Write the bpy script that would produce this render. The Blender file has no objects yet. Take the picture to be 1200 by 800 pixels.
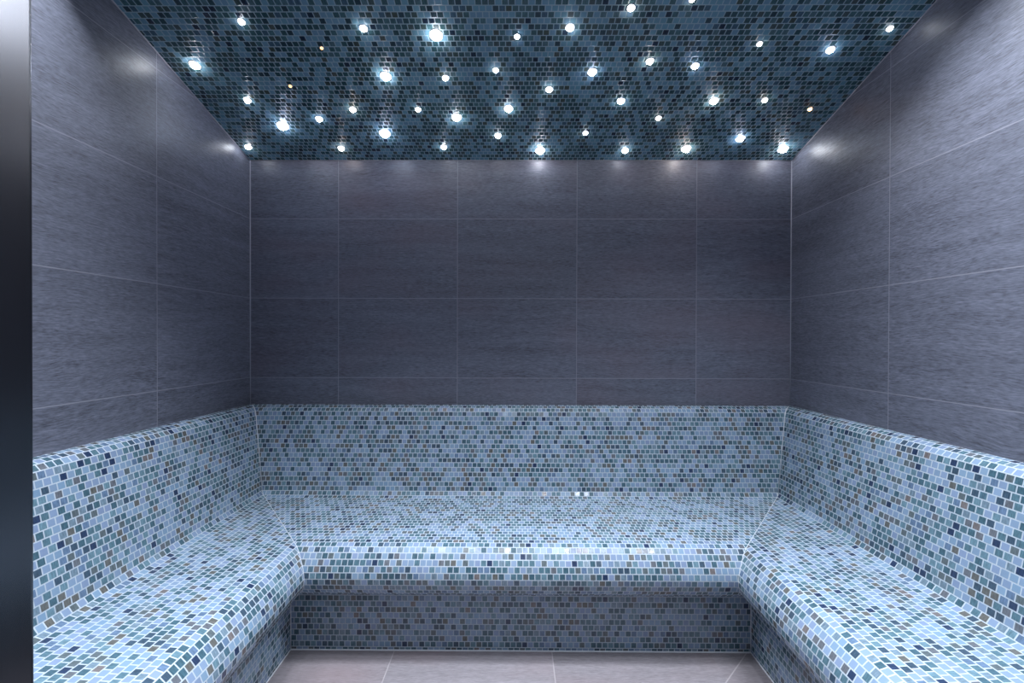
import bpy, bmesh, math, random
from mathutils import Vector, Matrix

random.seed(7)
scene = bpy.context.scene
COL = scene.collection

# ------------------------------------------------------------------ camera
FOC = 535.0                       # focal length in pixels of a 1200 px wide frame
CAM_H = 1.20
YAW, PITCH, ROLL = math.radians(.34), math.radians(.34), math.radians(.15)
fw = Vector((-math.sin(YAW)*math.cos(PITCH), math.cos(YAW)*math.cos(PITCH), -math.sin(PITCH)))
rt = Vector((math.cos(YAW), math.sin(YAW), 0))
up = rt.cross(fw)
rt2 = rt*math.cos(ROLL) + up*math.sin(ROLL)
up2 = -rt*math.sin(ROLL) + up*math.cos(ROLL)
CAM = Vector((0, 0, CAM_H))
cd = bpy.data.cameras.new('camera')
cam = bpy.data.objects.new('camera', cd)
COL.objects.link(cam)
cd.sensor_fit = 'HORIZONTAL'
cd.sensor_width = 36.0
cd.lens = 36.0*FOC/1200.0
cd.clip_start = 0.02
m3 = Matrix((rt2, up2, -fw)).transposed()
cam.matrix_world = Matrix.Translation(CAM) @ m3.to_4x4()
scene.camera = cam

def ray(px, py):
    return rt2*((px-600)/FOC) + up2*((400-py)/FOC) + fw

# ------------------------------------------------------------------ room measures (metres)
XL, XR = -1.336, 1.384            # side walls
YB, YF = 2.298, 0.46              # back wall, inner face of the front wall
ZF = -0.011                       # floor
ZC, SL = 2.096, 0.280             # ceiling height at the back wall and its rise towards the door
P = 0.0222                        # mosaic pitch
def ceil_z(y): return ZC + SL*(YB - y)

# ------------------------------------------------------------------ helpers
def link(o):
    COL.objects.link(o); return o

def mesh_obj(name, bm, mat=None, parent=None, smooth=False):
    me = bpy.data.meshes.new(name)
    bm.to_mesh(me); bm.free()
    if mat: me.materials.append(mat)
    if smooth:
        for p in me.polygons: p.use_smooth = True
    o = link(bpy.data.objects.new(name, me))
    if parent: o.parent = parent
    return o

def tag(o, label, cat=None, group=None, kind=None):
    o['label'] = label
    if cat: o['category'] = cat
    if group: o['group'] = group
    if kind: o['kind'] = kind
    return o

def empty(name, loc=(0, 0, 0)):
    o = bpy.data.objects.new(name, None)
    o.location = loc; o.empty_display_size = .05
    return link(o)

def prism(bm, pts_a, pts_b, uvf=None):
    """closed solid between two polygons with the same number of corners"""
    va = [bm.verts.new(p) for p in pts_a]; vb = [bm.verts.new(p) for p in pts_b]
    n = len(va)
    fs = [bm.faces.new(va), bm.faces.new(list(reversed(vb)))]
    for i in range(n):
        j = (i+1) % n
        fs.append(bm.faces.new((va[j], va[i], vb[i], vb[j])))
    bmesh.ops.recalc_face_normals(bm, faces=fs)
    return fs

def box(bm, x0, x1, y0, y1, z0, z1):
    return prism(bm, [(x0, y0, z0), (x1, y0, z0), (x1, y1, z0), (x0, y1, z0)],
                 [(x0, y0, z1), (x1, y0, z1), (x1, y1, z1), (x0, y1, z1)])

def set_uv(bm, fn):
    lay = bm.loops.layers.uv.verify()
    for f in bm.faces:
        for l in f.loops:
            l[lay].uv = fn(l.vert.co)

def tube(bm, pts, r, n=8):
    """round bead following a polyline"""
    pts = [Vector(p) for p in pts]
    rings = []
    ref = None
    for i, p in enumerate(pts):
        a = pts[max(i-1, 0)]; b = pts[min(i+1, len(pts)-1)]
        t = (b-a).normalized()
        if ref is None:
            ref = Vector((0, 0, 1)) if abs(t.z) < .9 else Vector((1, 0, 0))
        u = (ref - t*ref.dot(t)).normalized(); w = t.cross(u); ref = u
        rings.append([bm.verts.new(p + (u*math.cos(k*2*math.pi/n) + w*math.sin(k*2*math.pi/n))*r) for k in range(n)])
    for a, b in zip(rings[:-1], rings[1:]):
        for k in range(n):
            bm.faces.new((a[k], a[(k+1) % n], b[(k+1) % n], b[k]))
    bm.faces.new(list(reversed(rings[0]))); bm.faces.new(rings[-1])
    bmesh.ops.recalc_face_normals(bm, faces=bm.faces)

# ------------------------------------------------------------------ materials
class NT:
    def __init__(self, name):
        self.m = bpy.data.materials.new(name); self.m.use_nodes = True
        self.t = self.m.node_tree; self.t.nodes.clear()
        self.out = self.t.nodes.new('ShaderNodeOutputMaterial')
    def n(self, typ, **kw):
        nd = self.t.nodes.new(typ)
        for k, v in kw.items(): setattr(nd, k, v)
        return nd
    def l(self, a, b): self.t.links.new(a, b)
    def put(self, sock, v):
        if isinstance(v, bpy.types.NodeSocket): self.l(v, sock)
        else: sock.default_value = v
    def math(self, op, a, b=None, c=None):
        nd = self.n('ShaderNodeMath', operation=op)
        for i, v in enumerate((a, b, c)):
            if v is not None: self.put(nd.inputs[i], v)
        return nd.outputs[0]
    def vec(self, x, y, z=0.0):
        nd = self.n('ShaderNodeCombineXYZ')
        for i, v in enumerate((x, y, z)): self.put(nd.inputs[i], v)
        return nd.outputs[0]
    def mix(self, fac, a, b, blend='MIX'):
        nd = self.n('ShaderNodeMix', data_type='RGBA', blend_type=blend)
        self.put(nd.inputs[0], fac); self.put(nd.inputs[6], a); self.put(nd.inputs[7], b)
        return nd.outputs[2]
    def noise(self, vec, scale=5.0, detail=2.0, rough=.5, dims='3D'):
        nd = self.n('ShaderNodeTexNoise', noise_dimensions=dims)
        self.l(vec, nd.inputs['Vector'])
        nd.inputs['Scale'].default_value = scale; nd.inputs['Detail'].default_value = detail
        nd.inputs['Roughness'].default_value = rough
        return nd.outputs['Fac']
    def white(self, vec):
        nd = self.n('ShaderNodeTexWhiteNoise', noise_dimensions='3D')
        self.l(vec, nd.inputs['Vector']); return nd
    def ramp(self, fac, stops, interp='LINEAR'):
        nd = self.n('ShaderNodeValToRGB'); cr = nd.color_ramp; cr.interpolation = interp
        while len(cr.elements) < len(stops): cr.elements.new(.5)
        for e, (p, c) in zip(cr.elements, stops):
            e.position = p; e.color = (c[0], c[1], c[2], 1)
        self.put(nd.inputs[0], fac); return nd.outputs[0]
    def bsdf(self, **kw):
        b = self.n('ShaderNodeBsdfPrincipled')
        for k, v in kw.items(): self.put(b.inputs[k.replace('_', ' ')], v)
        self.l(b.outputs[0], self.out.inputs['Surface'])
        return b

def mosaic(name, seed, share=.69, grout=(.35, .405, .46), tint=(1, 1, 1), dim=1.0):
    """glass mosaic: rows of square tiles in half bond, pale blue ones among teal, olive, brown and navy ones"""
    T = NT(name)
    uv = T.n('ShaderNodeUVMap'); sp = T.n('ShaderNodeSeparateXYZ'); T.l(uv.outputs[0], sp.inputs[0])
    v = T.math('DIVIDE', sp.outputs[1], P)
    row = T.math('FLOOR', v)
    u = T.math('DIVIDE', sp.outputs[0], P)
    sh = T.white(T.vec(row, 3.7, seed)).outputs['Value']
    u = T.math('ADD', u, T.math('MULTIPLY', T.math('FLOORED_MODULO', row, 2.0), .5))
    u = T.math('ADD', u, T.math('MULTIPLY', sh, .14))
    col = T.math('FLOOR', u)
    fu = T.math('FRACT', u); fv = T.math('FRACT', v)
    du = T.math('MINIMUM', fu, T.math('SUBTRACT', 1.0, fu))
    dv = T.math('MINIMUM', fv, T.math('SUBTRACT', 1.0, fv))
    d = T.math('MINIMUM', du, dv)
    mr = T.n('ShaderNodeMapRange', interpolation_type='SMOOTHSTEP')
    T.l(d, mr.inputs[0]); mr.inputs[1].default_value = .055; mr.inputs[2].default_value = .095
    tile = mr.outputs[0]
    cell = T.vec(col, row, seed)
    w = T.white(cell); wv = w.outputs['Value']; wc = T.n('ShaderNodeSeparateColor'); T.l(w.outputs['Color'], wc.inputs[0])
    clump = T.noise(T.vec(T.math('MULTIPLY', col, .16), T.math('MULTIPLY', row, .30), seed), 1.0, 1.0)
    th = T.math('ADD', share, T.math('MULTIPLY', T.math('SUBTRACT', clump, .5), 2.0))
    is_dark = T.math('LESS_THAN', wv, th)
    light = T.ramp(wc.outputs[0], [(0, (.130, .222, .322)), (.35, (.150, .245, .352)), (.7, (.176, .262, .358)), (1, (.178, .236, .354))])
    dark = T.ramp(wc.outputs[1], [(0, (.045, .095, .125)), (.17, (.070, .135, .170)), (.34, (.105, .185, .230)), (.46, (.038, .066, .098)),
                                 (.55, (.130, .190, .240)), (.66, (.082, .106, .116)), (.75, (.095, .150, .235)), (.83, (.100, .112, .130)), (.90, (.020, .036, .078)),
                                 (.94, (.095, .098, .092)), (.975, (.135, .122, .122)), (.985, (.06, .12, .16))], 'CONSTANT')
    # fine streaks inside the coloured glass
    st = T.noise(T.vec(T.math('MULTIPLY', u, 3.5), T.math('MULTIPLY', v, .7), T.math('MULTIPLY', wv, 40.0)), 2.2, 2.0)
    stm = T.math('MULTIPLY', dim, T.math('ADD', .35, T.math('MULTIPLY', st, 1.3)))
    dk = T.n('ShaderNodeVectorMath', operation='SCALE'); T.l(dark, dk.inputs[0]); T.l(stm, dk.inputs['Scale'])
    glass = T.mix(is_dark, light, dk.outputs[0])
    glass = T.mix(1.0, glass, (*tint, 1), 'MULTIPLY')
    colr = T.mix(tile, (*grout, 1), glass)
    rough = T.math('SUBTRACT', .62, T.math('MULTIPLY', tile, T.math('ADD', .37, T.math('MULTIPLY', wc.outputs[2], .10))))
    # every tile sits at a slightly different tilt
    geo = T.n('ShaderNodeNewGeometry')
    jit = T.n('ShaderNodeVectorMath', operation='SUBTRACT'); T.l(w.outputs['Color'], jit.inputs[0]); jit.inputs[1].default_value = (.5, .5, .5)
    js = T.n('ShaderNodeVectorMath', operation='SCALE'); T.l(jit.outputs[0], js.inputs[0]); js.inputs['Scale'].default_value = .13
    ad = T.n('ShaderNodeVectorMath', operation='ADD'); T.l(geo.outputs['Normal'], ad.inputs[0]); T.l(js.outputs[0], ad.inputs[1])
    nm = T.n('ShaderNodeVectorMath', operation='NORMALIZE'); T.l(ad.outputs[0], nm.inputs[0])
    bp = T.n('ShaderNodeBump'); bp.inputs['Strength'].default_value = .35; bp.inputs['Distance'].default_value = .0015
    T.l(tile, bp.inputs['Height']); T.l(nm.outputs[0], bp.inputs['Normal'])
    T.bsdf(Base_Color=colr, Roughness=rough, Normal=bp.outputs[0], IOR=1.5, Specular_IOR_Level=.6)
    return T.m

def porcelain(name, seed, base, grout, tw, th, u0, v0, warm=.0, gap=.0016, diag=None, ulim=None, rough=.42, contrast=1.0):
    """large format porcelain with a fine horizontal grain; joints in a straight grid"""
    T = NT(name)
    uv = T.n('ShaderNodeUVMap'); sp = T.n('ShaderNodeSeparateXYZ'); T.l(uv.outputs[0], sp.inputs[0])
    U, V = sp.outputs[0], sp.outputs[1]
    u = T.math('DIVIDE', T.math('SUBTRACT', U, u0), tw); v = T.math('DIVIDE', T.math('SUBTRACT', V, v0), th)
    cu = T.math('FLOOR', u); cv = T.math('FLOOR', v)
    fu = T.math('FRACT', u); fv = T.math('FRACT', v)
    du = T.math('MULTIPLY', T.math('MINIMUM', fu, T.math('SUBTRACT', 1.0, fu)), tw)
    dv = T.math('MULTIPLY', T.math('MINIMUM', fv, T.math('SUBTRACT', 1.0, fv)), th)
    if ulim is not None: du = T.math('ADD', du, T.math('GREATER_THAN', U, ulim))
    d = T.math('MINIMUM', du, dv)
    if diag:
        (ax, ay), (bx, by) = diag
        L = math.hypot(bx-ax, by-ay); nx, ny = -(by-ay)/L, (bx-ax)/L
        dd = T.math('ABSOLUTE', T.math('ADD', T.math('MULTIPLY', U, nx), T.math('SUBTRACT', T.math('MULTIPLY', V, ny), nx*ax+ny*ay)))
        d = T.math('MINIMUM', d, dd)
    mr = T.n('ShaderNodeMapRange', interpolation_type='SMOOTHSTEP'); T.l(d, mr.inputs[0])
    mr.inputs[1].default_value = gap*.7; mr.inputs[2].default_value = gap*1.35
    tile = mr.outputs[0]
    w = T.white(T.vec(cu, cv, seed)); wv = w.outputs['Value']
    off = T.math('MULTIPLY', wv, 53.0)
    # long wavy grain
    wob = T.noise(T.vec(T.math('MULTIPLY', U, 3.2), T.math('MULTIPLY', V, 6.0), off), 1.0, 2.0)
    V2 = T.math('ADD', V, T.math('MULTIPLY', wob, .055))
    g1 = T.noise(T.vec(T.math('MULTIPLY', U, 20.0), T.math('MULTIPLY', V2, 230.0), off), 1.0, 4.0, .62)
    g2 = T.noise(T.vec(T.math('MULTIPLY', U, 1.6), T.math('MULTIPLY', V2, 22.0), off), 1.0, 3.0, .55)
    g3 = T.noise(T.vec(T.math('MULTIPLY', U, 48.0), T.math('MULTIPLY', V2, 330.0), off), 1.0, 2.0, .6)
    s = T.math('ADD', T.math('MULTIPLY', T.math('SUBTRACT', g1, .5), 1.35*contrast), T.math('MULTIPLY', T.math('SUBTRACT', g2, .5), .80*contrast))
    s = T.math('ADD', s, T.math('MULTIPLY', T.math('SUBTRACT', g3, .5), 1.7*contrast))
    s = T.math('ADD', s, T.math('MULTIPLY', T.math('SUBTRACT', wv, .5), .14))
    s = T.math('ADD', 1.0, s)
    sc = T.n('ShaderNodeVectorMath', operation='SCALE'); sc.inputs[0].default_value = base; T.l(s, sc.inputs['Scale'])
    c = sc.outputs[0]
    if warm:
        wm = T.noise(T.vec(T.math('MULTIPLY', U, 2.3), T.math('MULTIPLY', V, 5.0), off), 1.0, 1.0)
        f = T.math('MULTIPLY', T.math('MAXIMUM', T.math('SUBTRACT', wm, .45), 0.0), warm)
        c = T.mix(f, c, (base[0]*1.35, base[1]*.95, base[2]*.9, 1))
    c = T.mix(tile, (*grout, 1), c)
    h = T.math('ADD', T.math('MULTIPLY', g1, .5), T.math('MULTIPLY', g3, .3))
    h = T.math('ADD', h, T.math('MULTIPLY', tile, .5))
    bp = T.n('ShaderNodeBump'); bp.inputs['Strength'].default_value = .30; bp.inputs['Distance'].default_value = .0012
    T.l(h, bp.inputs['Height'])
    T.bsdf(Base_Color=c, Roughness=rough, Normal=bp.outputs[0], IOR=1.5)
    return T.m

def plain(name, col, rough=.5, metal=0.0):
    T = NT(name)
    tc = T.n('ShaderNodeTexCoord')
    nz = T.noise(tc.outputs['Object'], 60.0, 2.0)
    sc = T.n('ShaderNodeVectorMath', operation='SCALE'); sc.inputs[0].default_value = col
    T.l(T.math('ADD', .9, T.math('MULTIPLY', nz, .2)), sc.inputs['Scale'])
    T.bsdf(Base_Color=sc.outputs[0], Roughness=rough, Metallic=metal)
    return T.m

def brushed_steel(name):
    T = NT(name)
    tc = T.n('ShaderNodeTexCoord'); mp = T.n('ShaderNodeMapping'); mp.inputs['Scale'].default_value = (900, 900, 3)
    T.l(tc.outputs['Object'], mp.inputs[0])
    nz = T.noise(mp.outputs[0], 1.0, 3.0)
    c = T.ramp(nz, [(0, (.115, .117, .128)), (1, (.135, .137, .148))])
    r = T.math('ADD', .25, T.math('MULTIPLY', nz, .03))
    b = T.bsdf(Base_Color=c, Metallic=1.0, Roughness=r)
    b.inputs['Anisotropic'].default_value = .6
    return T.m

def glow(name, col, strength):
    T = NT(name)
    lw = T.n('ShaderNodeTexCoord')
    e = T.n('ShaderNodeEmission'); e.inputs[0].default_value = (*col, 1); e.inputs[1].default_value = strength
    T.l(e.outputs[0], T.out.inputs['Surface'])
    return T.m

WALL = (.108, .116, .150)
WGROUT = (.21, .215, .255)
M_back = porcelain('porcelain_back', 1.0, WALL, WGROUT, .6, .4, -.889, 1.002, warm=1.1)
M_left = porcelain('porcelain_left', 2.0, WALL, WGROUT, .6, .4, YB-.6, 1.002)
M_right = porcelain('porcelain_right', 3.0, WALL, WGROUT, .6, .4, YB-.6, 1.002)
M_front = porcelain('porcelain_front', 4.0, WALL, WGROUT, .6, .4, 0, 1.002)
M_floor = porcelain('porcelain_floor', 5.0, (.20, .185, .20), (.31, .285, .295), .611, .6, -.464, 1.20, ulim=.45, warm=.8, gap=.002,
                    diag=((.897, 1.76), (.74, 1.60)), rough=.5, contrast=.5)
M_ceil = mosaic('mosaic_ceiling', 11.0, share=.68, grout=(.20, .29, .33), tint=(.66, .90, .84), dim=.66)
M_mos_b = mosaic('mosaic_back', 21.0)
M_mos_l = mosaic('mosaic_left', 31.0)
M_mos_r = mosaic('mosaic_right', 41.0)
M_joint = plain('pale_silicone', (.27, .27, .31), .5)
M_joint_dark = plain('grey_silicone', (.20, .20, .22), .5)
M_grout = plain('pale_grout', (.52, .54, .58), .6)
M_steel = brushed_steel('brushed_steel')
M_chrome = plain('frosted_rim', (.62, .64, .68), .35)

# ------------------------------------------------------------------ the setting
WT = .10
zmax = ceil_z(YF-.1) + .12
bm = bmesh.new(); box(bm, XL-WT, XR+WT, YB, YB+WT, ZF, ZC+.02)
set_uv(bm, lambda c: (c.x, c.z)); o = mesh_obj('wall_back', bm, M_back)
tag(o, 'back wall of dark grey grained porcelain tiles above the mosaic bench', 'wall', kind='structure')

def side_wall(name, x0, x1, mat, label):
    bm = bmesh.new()
    a = [(YF-.06, ZF), (YB, ZF), (YB, ceil_z(YB)+.02), (YF-.06, ceil_z(YF-.06)+.02)]
    prism(bm, [(x0, y, z) for y, z in a], [(x1, y, z) for y, z in a])
    set_uv(bm, lambda c: (c.y, c.z)); o = mesh_obj(name, bm, mat)
    tag(o, label, 'wall', kind='structure')
side_wall('wall_left', XL-WT, XL, M_left, 'left wall of large dark grey grained porcelain tiles')
side_wall('wall_right', XR, XR+WT, M_right, 'right wall of large dark grey grained porcelain tiles')

bm = bmesh.new()
a = [(YF-.06, ceil_z(YF-.06)), (YB+.06, ceil_z(YB+.06)), (YB+.06, ceil_z(YB)+.10), (YF-.06, ceil_z(YF-.06)+.10)]
prism(bm, [(XL, y, z) for y, z in a], [(XR, y, z) for y, z in a])
cs = math.sqrt(1+SL*SL)
set_uv(bm, lambda c: (c.x, (YB-c.y)*cs)); o = mesh_obj('ceiling', bm, M_ceil)
tag(o, 'sloping ceiling covered in dark teal and blue glass mosaic', 'ceiling', kind='structure')

bm = bmesh.new(); box(bm, XL-WT, XR+WT, -2.2, YB+WT, ZF-.08, ZF)
set_uv(bm, lambda c: (c.x, c.y)); o = mesh_obj('floor', bm, M_floor)
tag(o, 'greyish mauve porcelain tiled floor between the benches', 'floor', kind='structure')

# front wall with its door opening (behind the lens side of the door frame)
DX0, DX1, DZ = -.4860, .60, 2.12
FT = .04                                        # width of the steel frame profile
bm = bmesh.new()
box(bm, XL, DX0-FT, YF-.06, YF, ZF, ceil_z(YF)-.0005)
box(bm, DX1+FT, XR, YF-.06, YF, ZF, ceil_z(YF)-.0005)
box(bm, DX0-FT, DX1+FT, YF-.06, YF, DZ+FT, ceil_z(YF)-.0005)
set_uv(bm, lambda c: (c.x, c.z)); o = mesh_obj('wall_front', bm, M_front)
tag(o, 'front wall around the doorway', 'wall', kind='structure')

# brushed steel door frame
door = empty('door_1', (DX0, YF, ZF)); tag(door, 'brushed steel door frame standing at the left edge of the view', 'door frame', kind='structure')
def frame_bar(name, x0, x1, z0, z1):
    bm = bmesh.new(); box(bm, x0, x1, YF-.075, YF+.0, z0, z1)
    bmesh.ops.bevel(bm, geom=bm.edges[:], offset=.005, segments=4, affect='EDGES', profile=.5)
    o = mesh_obj(name, bm, M_steel, smooth=False)
    o.parent = door; o.matrix_parent_inverse = Matrix.Translation(door.location).inverted()
    return o
frame_bar('jamb', DX0-FT, DX0, ZF, DZ)
frame_bar('jamb', DX1, DX1+FT, ZF, DZ)
frame_bar('head', DX0-FT, DX1+FT, DZ, DZ+FT)

# silicone joints of the room corners
def trim(name, pts, r, mat, label):
    bm = bmesh.new(); tube(bm, pts, r); o = mesh_obj(name, bm, mat, smooth=True)
    tag(o, label, 'joint', kind='structure')
e = .0005
trim('trim_1', [(XL+e, YB-e, .868), (XL+e, YB-e, ZC)], .0032, M_joint, 'pale vertical joint in the left back wall corner')
trim('trim_2', [(XR-e, YB-e, .868), (XR-e, YB-e, ZC)], .0032, M_joint, 'pale vertical joint in the right back wall corner')
trim('trim_3', [(XL+e, YF, ceil_z(YF)-e), (XL+e, YB, ZC-e)], .0028, M_joint, 'grey joint where ceiling meets left wall')
trim('trim_4', [(XR-e, YF, ceil_z(YF)-e), (XR-e, YB, ZC-e)], .0028, M_joint, 'grey joint where ceiling meets right wall')
trim('trim_5', [(XL, YB-e, ZC-e), (XR, YB-e, ZC-e)], .0024, M_joint_dark, 'grey joint where ceiling meets back wall')

# ------------------------------------------------------------------ the mosaic bench
# profile: (offset from the wall, height, row number at that point); the nose of the side runs is nearer to their wall
DS = -.075
top = [(.0014, .8675, 0), (.0235, .8655, 1), (.0445, .8575, 2), (.0595, .8415, 3), (.0655, .820, 4)]
back_rest = [(.0655, .820, 4), (.135, .4755, 20)]
cove = [(.135, .4755, 20), (.147, .458, 21), (.168, .4515, 22)]
seat_b = [(.168, .4515, 22), (.575, .428, 40)]
pts = [(1.723, .428), (1.702, .4204), (1.687, .405), (1.674, .3865), (1.663, .367), (1.655, .346), (1.651, .324), (1.653, .302),
       (1.661, .281), (1.674, .263), (1.691, .249), (1.711, .239)]
nose = [(YB-y, z, 40+i) for i, (y, z) in enumerate(pts)]
R_B, R_S = .535, .468             # riser offsets
under_b = [nose[-1], (R_B, .226, 54)]
riser_b = [(R_B, .226, 54), (R_B, ZF, 64.65)]

def shift(o, i):                  # offset on a side run that belongs to the same point of the back run
    return o
chains = {'backrest': top + back_rest[1:], 'seat': cove + seat_b[1:] + nose[1:] + under_b[1:], 'riser': riser_b}

def side_off(o, z, row):
    if row <= 22: return o
    if row < 40: return o + DS*(row-22)/18
    if row < 53.5: return o + DS
    return R_S

bench = empty('mosaic_bench', (.024, YB, ZF))
tag(bench, 'U-shaped built-in steam room bench clad in pale blue and teal glass mosaic', 'bench')
inv = Matrix.Translation(bench.location).inverted()

def strip(name, chain, which, mat):
    bm = bmesh.new(); lay = bm.loops.layers.uv.verify()
    rows = []
    for (o, z, r) in chain:
        s = side_off(o, z, r)
        if which == 'back':
            a, b = Vector((XL+s, YB-o, z)), Vector((XR-s, YB-o, z))
            ua, ub = a.x, b.x
        elif which == 'left':
            a, b = Vector((XL+s, YF+.0014, z)), Vector((XL+s, YB-o, z)); ua, ub = a.y, b.y
        else:
            a, b = Vector((XR-s, YB-o, z)), Vector((XR-s, YF+.0014, z)); ua, ub = -a.y, -b.y
        vv = r*P if which == 'back' else ((r if r <= 22 else (22+(r-22)*15/18 if r < 40 else r-3))*P)
        rows.append((bm.verts.new(a), bm.verts.new(b), ua, ub, vv))
    for p, q in zip(rows[:-1], rows[1:]):
        # split long runs so that the mitred faces keep a clean mapping
        f = bm.faces.new((p[0], q[0], q[1], p[1]))
        for l in f.loops:
            for t in (p, q):
                if l.vert is t[0]: l[lay].uv = (t[2], t[4])
                if l.vert is t[1]: l[lay].uv = (t[3], t[4])
    bmesh.ops.triangulate(bm, faces=bm.faces[:])
    # clean normals: towards the room
    o = mesh_obj(name, bm, mat)
    o.parent = bench; o.matrix_parent_inverse = inv
    return o

for which, mat in (('back', M_mos_b), ('left', M_mos_l), ('right', M_mos_r)):
    for nm, ch in chains.items():
        strip(nm, ch, which, mat)

full = chains['backrest'] + chains['seat'][1:] + chains['riser'][1:]
for sgn in (-1, 1):
    line = []
    for (o, z, r) in full[1:]:
        s = side_off(o, z, r)
        line.append(((XL+s) if sgn < 0 else (XR-s), YB-o, z))
    side = 'left' if sgn < 0 else 'right'
    nb, ns = len(chains['backrest'])-1, len(chains['seat'])-1
    for part, seg, rr, place in (('back', line[:nb], .0026, 'between the backrests in the %s corner'), ('seat', line[nb-1:nb+ns], .0012, 'across the seat at the %s corner'),
                                 ('foot', line[nb+ns-1:], .0026, 'between the risers under the %s seat corner')):
        bm = bmesh.new(); tube(bm, seg, rr)
        j = mesh_obj('corner_joint', bm, M_grout, smooth=True); j.parent = bench; j.matrix_parent_inverse = inv
        j['label'] = 'pale joint line ' + place % side
bm = bmesh.new()
tube(bm, [(XL+R_S, YF+.005, ZF+.001), (XL+R_S, YB-R_B, ZF+.001), (XR-R_S, YB-R_B, ZF+.001), (XR-R_S, YF+.005, ZF+.001)], .0035)
j = mesh_obj('floor_joint', bm, M_grout, smooth=True); j.parent = bench; j.matrix_parent_inverse = inv
j['label'] = 'pale joint line along the foot of the bench'

# ------------------------------------------------------------------ star lights in the ceiling
WHITE, BLUE, WARM, AMBER = (.90, .93, 1.0), (.70, .78, 1.0), (1.0, .90, .84), (1.0, .50, .18)
GLOW = 1.0
STARS = [  # pixel x, y, radius in pixels, colour, label
 (283, 25, 3.8, WHITE, 'small white star light near the ceiling\'s top left, above the leftmost bright star'),
 (228.5, 76, 5.4, WHITE, 'large bright star light beside the left wall, leftmost of all in the ceiling'),
 (377, 56, 1.9, AMBER, 'tiny orange star light, upper of the two dim orange specks on the left'),
 (340.3, 100.5, 1.9, AMBER, 'tiny orange star light, lower of the two dim orange specks on the left'),
 (290, 117, 3.9, WHITE, 'medium white star light next to left wall, below the leftmost large star'),
 (331.5, 147, 6.0, BLUE, 'very bright bluish star light in the lower left of the ceiling'),
 (374, 139, 3.8, BLUE, 'small blue-tinted star light just right of the very bright bluish one at lower left'),
 (291, 172, 3.6, WHITE, 'small white star light tucked into the far left ceiling corner'),
 (400, 173.5, 3.5, WARM, 'small warm star light at the back edge, next right of the left corner one'),
 (426, 33, 4.3, WHITE, 'medium white star light left of the biggest star at the upper centre'),
 (452, 89, 5.7, WHITE, 'bright white star light, upper of two big ones stacked left of centre'),
 (451, 156, 5.8, BLUE, 'bright bluish star light, lower of two big ones stacked left of centre'),
 (511, 41, 6.8, WHITE, 'biggest and brightest star light of the ceiling, upper centre left'),
 (413.5, 128, 3.7, WARM, 'small warm white star light left of and between the two stacked big ones'),
 (490, 128, 3.1, WHITE, 'little star light left of the bright one in the middle row near centre'),
 (522, 91, 3.6, WHITE, 'small white star light straight below the biggest star'),
 (535, 137, 5.2, WHITE, 'bright white star light just left of the ceiling centre, two rows under the biggest star'),
 (520, 172, 3.4, WHITE, 'small white star light at the back edge, left of centre below the bright middle one'),
 (581, 82, 3.3, WHITE, 'small lopsided star light at ceiling centre, right of the one below the biggest star'),
 (596, 127, 4.6, WHITE, 'medium white star light at centre, just right of the bright middle one'),
 (583.5, 158.5, 3.7, WHITE, 'small white star light at centre, second row from the back wall'),
 (606, 42.5, 3.2, BLUE, 'small bluish star light at the top centre, right of the biggest star'),
 (668, 32, 4.7, WHITE, 'medium white star light at top, right of the small bluish centre one'),
 (643.5, 104.5, 3.9, WHITE, 'medium white star light right of centre, below the blue-glowing star'),
 (633, 176, 5.2, WHITE, 'bright star light at the back edge over the middle of the back wall'),
 (686, 155.5, 3.0, WHITE, 'little star light right of centre, above the back edge between two brighter ones'),
 (694, 84, 4.9, BLUE, 'blue-glowing star light right of centre in the ceiling\'s middle'),
 (727.5, 118, 4.2, WHITE, 'medium white star light below right of the blue-glowing one'),
 (739.5, 9, 4.2, WARM, 'warm star light at the very top, right of centre'),
 (761.5, 71.5, 4.2, WARM, 'medium star light right of the blue-glowing one, below the warm top one'),
 (771.5, 138, 3.2, WARM, 'small warm star light in the right half, under the medium pair'),
 (732.5, 176, 3.8, WHITE, 'small white star light at the back edge, right of the bright middle back one'),
 (804, 174, 5.0, WARM, 'bright warm white star light at the back edge, right half of the back wall'),
 (814.5, 77, 4.2, BLUE, 'medium bluish star light in the right half, right of the medium white one'),
 (836.5, 118, 4.6, WARM, 'medium warm star light in the right half, two rows before the back edge'),
 (867.5, 162, 4.6, BLUE, 'medium bluish star light near back edge, next left of right corner star'),
 (890, 51, 3.0, WARM, 'little star light high at right, left of the brighter one near the right wall'),
 (896, 117, 3.2, WARM, 'little warm star light right of the medium warm one, left of the amber speck'),
 (917.5, 174.5, 5.2, WHITE, 'bright star light in the far right ceiling corner'),
 (949, 127.5, 2.5, AMBER, 'small amber star light close to the right wall'),
 (973, 58, 4.4, BLUE, 'medium bluish star light near the right wall at upper right'),
 (1042.5, 33, 3.4, WHITE, 'small star light beside right wall, rightmost of all in the ceiling'),
 (811, -1.0, 3.4, WARM, 'small star light cut off by the top edge of the view'),
]
nrm = Vector((0, -SL, -1)).normalized()
TILT = -math.atan(SL)

def lens_mesh(r, h):
    bm = bmesh.new(); n = 14; rings = []
    for k in range(4):
        a = k*math.pi/2/4
        rings.append([bm.verts.new((math.cos(t*2*math.pi/n)*r*math.cos(a), math.sin(t*2*math.pi/n)*r*math.cos(a), -.0015-h*math.sin(a))) for t in range(n)])
    tip = bm.verts.new((0, 0, -.0015-h))
    for a, b in zip(rings[:-1], rings[1:]):
        for t in range(n): bm.faces.new((a[t], b[t], b[(t+1) % n], a[(t+1) % n]))
    for t in range(n): bm.faces.new((rings[-1][t], tip, rings[-1][(t+1) % n]))
    bm.faces.new(rings[0])
    bmesh.ops.recalc_face_normals(bm, faces=bm.faces)
    return bm

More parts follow.
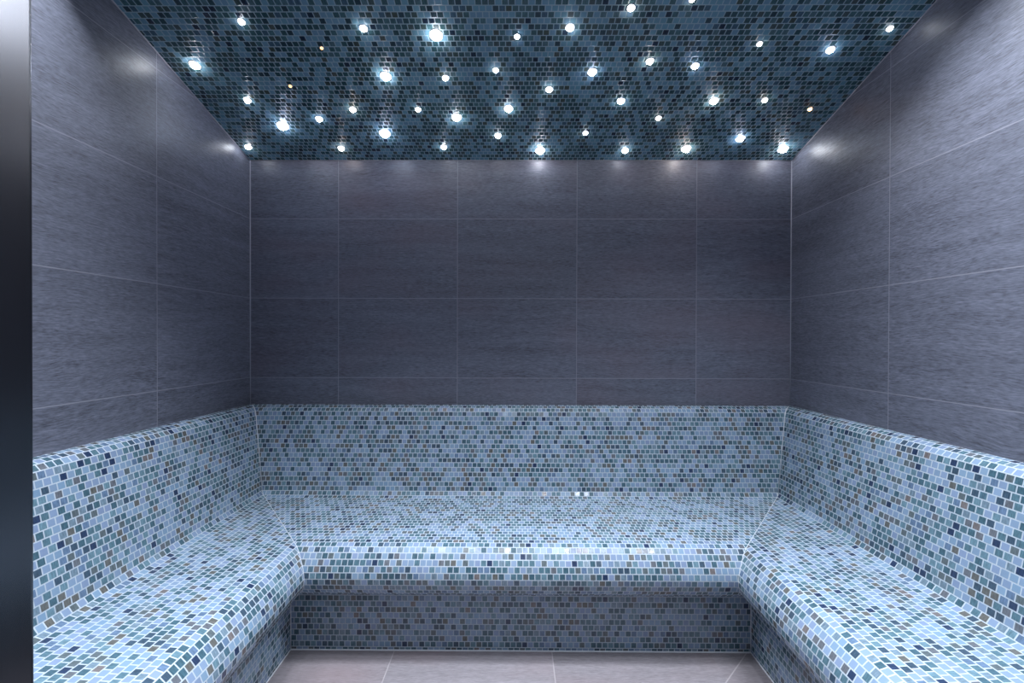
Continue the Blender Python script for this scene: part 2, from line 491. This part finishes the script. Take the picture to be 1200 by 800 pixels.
def rim_mesh(r):
    bm = bmesh.new(); n = 20
    prof = [(r*1.0, 0), (r*1.32, 0), (r*1.30, -.0012), (r*1.16, -.0024), (r*1.0, -.0018)]
    rings = [[bm.verts.new((math.cos(t*2*math.pi/n)*q, math.sin(t*2*math.pi/n)*q, z)) for t in range(n)] for q, z in prof]
    for i in range(len(rings)):
        a, b = rings[i], rings[(i+1) % len(rings)]
        for t in range(n): bm.faces.new((a[t], a[(t+1) % n], b[(t+1) % n], b[t]))
    bmesh.ops.recalc_face_normals(bm, faces=bm.faces)
    return bm

STAR_POWER = 60.0
glows = {}
for (px, py, rp, colr, label) in STARS:
    d = ray(px, py)
    t = (ZC + SL*YB - CAM_H)/(d.z + SL*d.y)
    p = CAM + d*t
    r = rp*t/FOC*.93
    root = empty('star_light', p); root.rotation_euler = (TILT, 0, 0)
    tag(root, label, 'ceiling light', 'star lights set in the mosaic ceiling')
    strength = STAR_POWER*(rp/4.5)**1.2
    if colr is AMBER: strength = 4.0 if rp < 2.2 else 14.0
    key = (colr, round(strength, 1))
    if key not in glows: glows[key] = glow('lit_lens', colr, strength)
    mesh_obj('lens', lens_mesh(r*.92, r*.85), glows[key], root, smooth=True)
    mesh_obj('rim', rim_mesh(r), M_chrome, root, smooth=True)

# lamps of the same star field over the front half of the room (the ceiling runs on above the lens)
rnd = random.Random(3)
placed = []
while len(placed) < 34:
    x = rnd.uniform(XL+.12, XR-.12); y = rnd.uniform(YF+.12, 1.46)
    if all((x-a)**2+(y-b)**2 > .17**2 for a, b in placed): placed.append((x, y))
for i, (x, y) in enumerate(placed):
    ld = bpy.data.lights.new('ceiling_star_lamp', 'AREA'); ld.shape = 'DISK'; ld.size = .03
    ld.spread = math.radians(134 if x > .7 else 108)
    ld.energy = rnd.uniform(.8, 1.8)*(.12 + 1.35*(y-YF))*(.52 if x < -.85 else .9 if x > .8 else 1.0)*2.15*(1.25 if x > .3 else 1.0)
    ld.color = (.86, .91, 1.0)
    lo = link(bpy.data.objects.new('ceiling_star_lamp', ld))
    lo.location = (x, y, ceil_z(y)-.012); lo.rotation_euler = (TILT, 0, 0)

# dim bluish world light, and an unseen fill light added behind the open door
w = bpy.data.worlds.new('world'); scene.world = w; w.use_nodes = True
bg = w.node_tree.nodes['Background']; bg.inputs[0].default_value = (.62, .72, 1.0, 1); bg.inputs[1].default_value = .06
ld = bpy.data.lights.new('doorway_fill', 'AREA'); ld.shape = 'RECTANGLE'; ld.size = 1.2; ld.size_y = .5; ld.energy = 7; ld.color = (.90, .93, 1.0)
lo = link(bpy.data.objects.new('doorway_fill', ld)); lo.location = (.3, -.7, 2.45); lo.rotation_euler = (math.radians(40), 0, 0)

# ------------------------------------------------------------------ colour management
vs = scene.view_settings
scene.display_settings.display_device = 'sRGB'
vs.view_transform = 'Standard'; vs.look = 'None'; vs.gamma = 1.0; vs.use_curve_mapping = False
vs.exposure = 0.12
scene.cycles.use_denoising = True
scene.cycles.use_light_tree = True
scene.cycles.max_bounces = 8
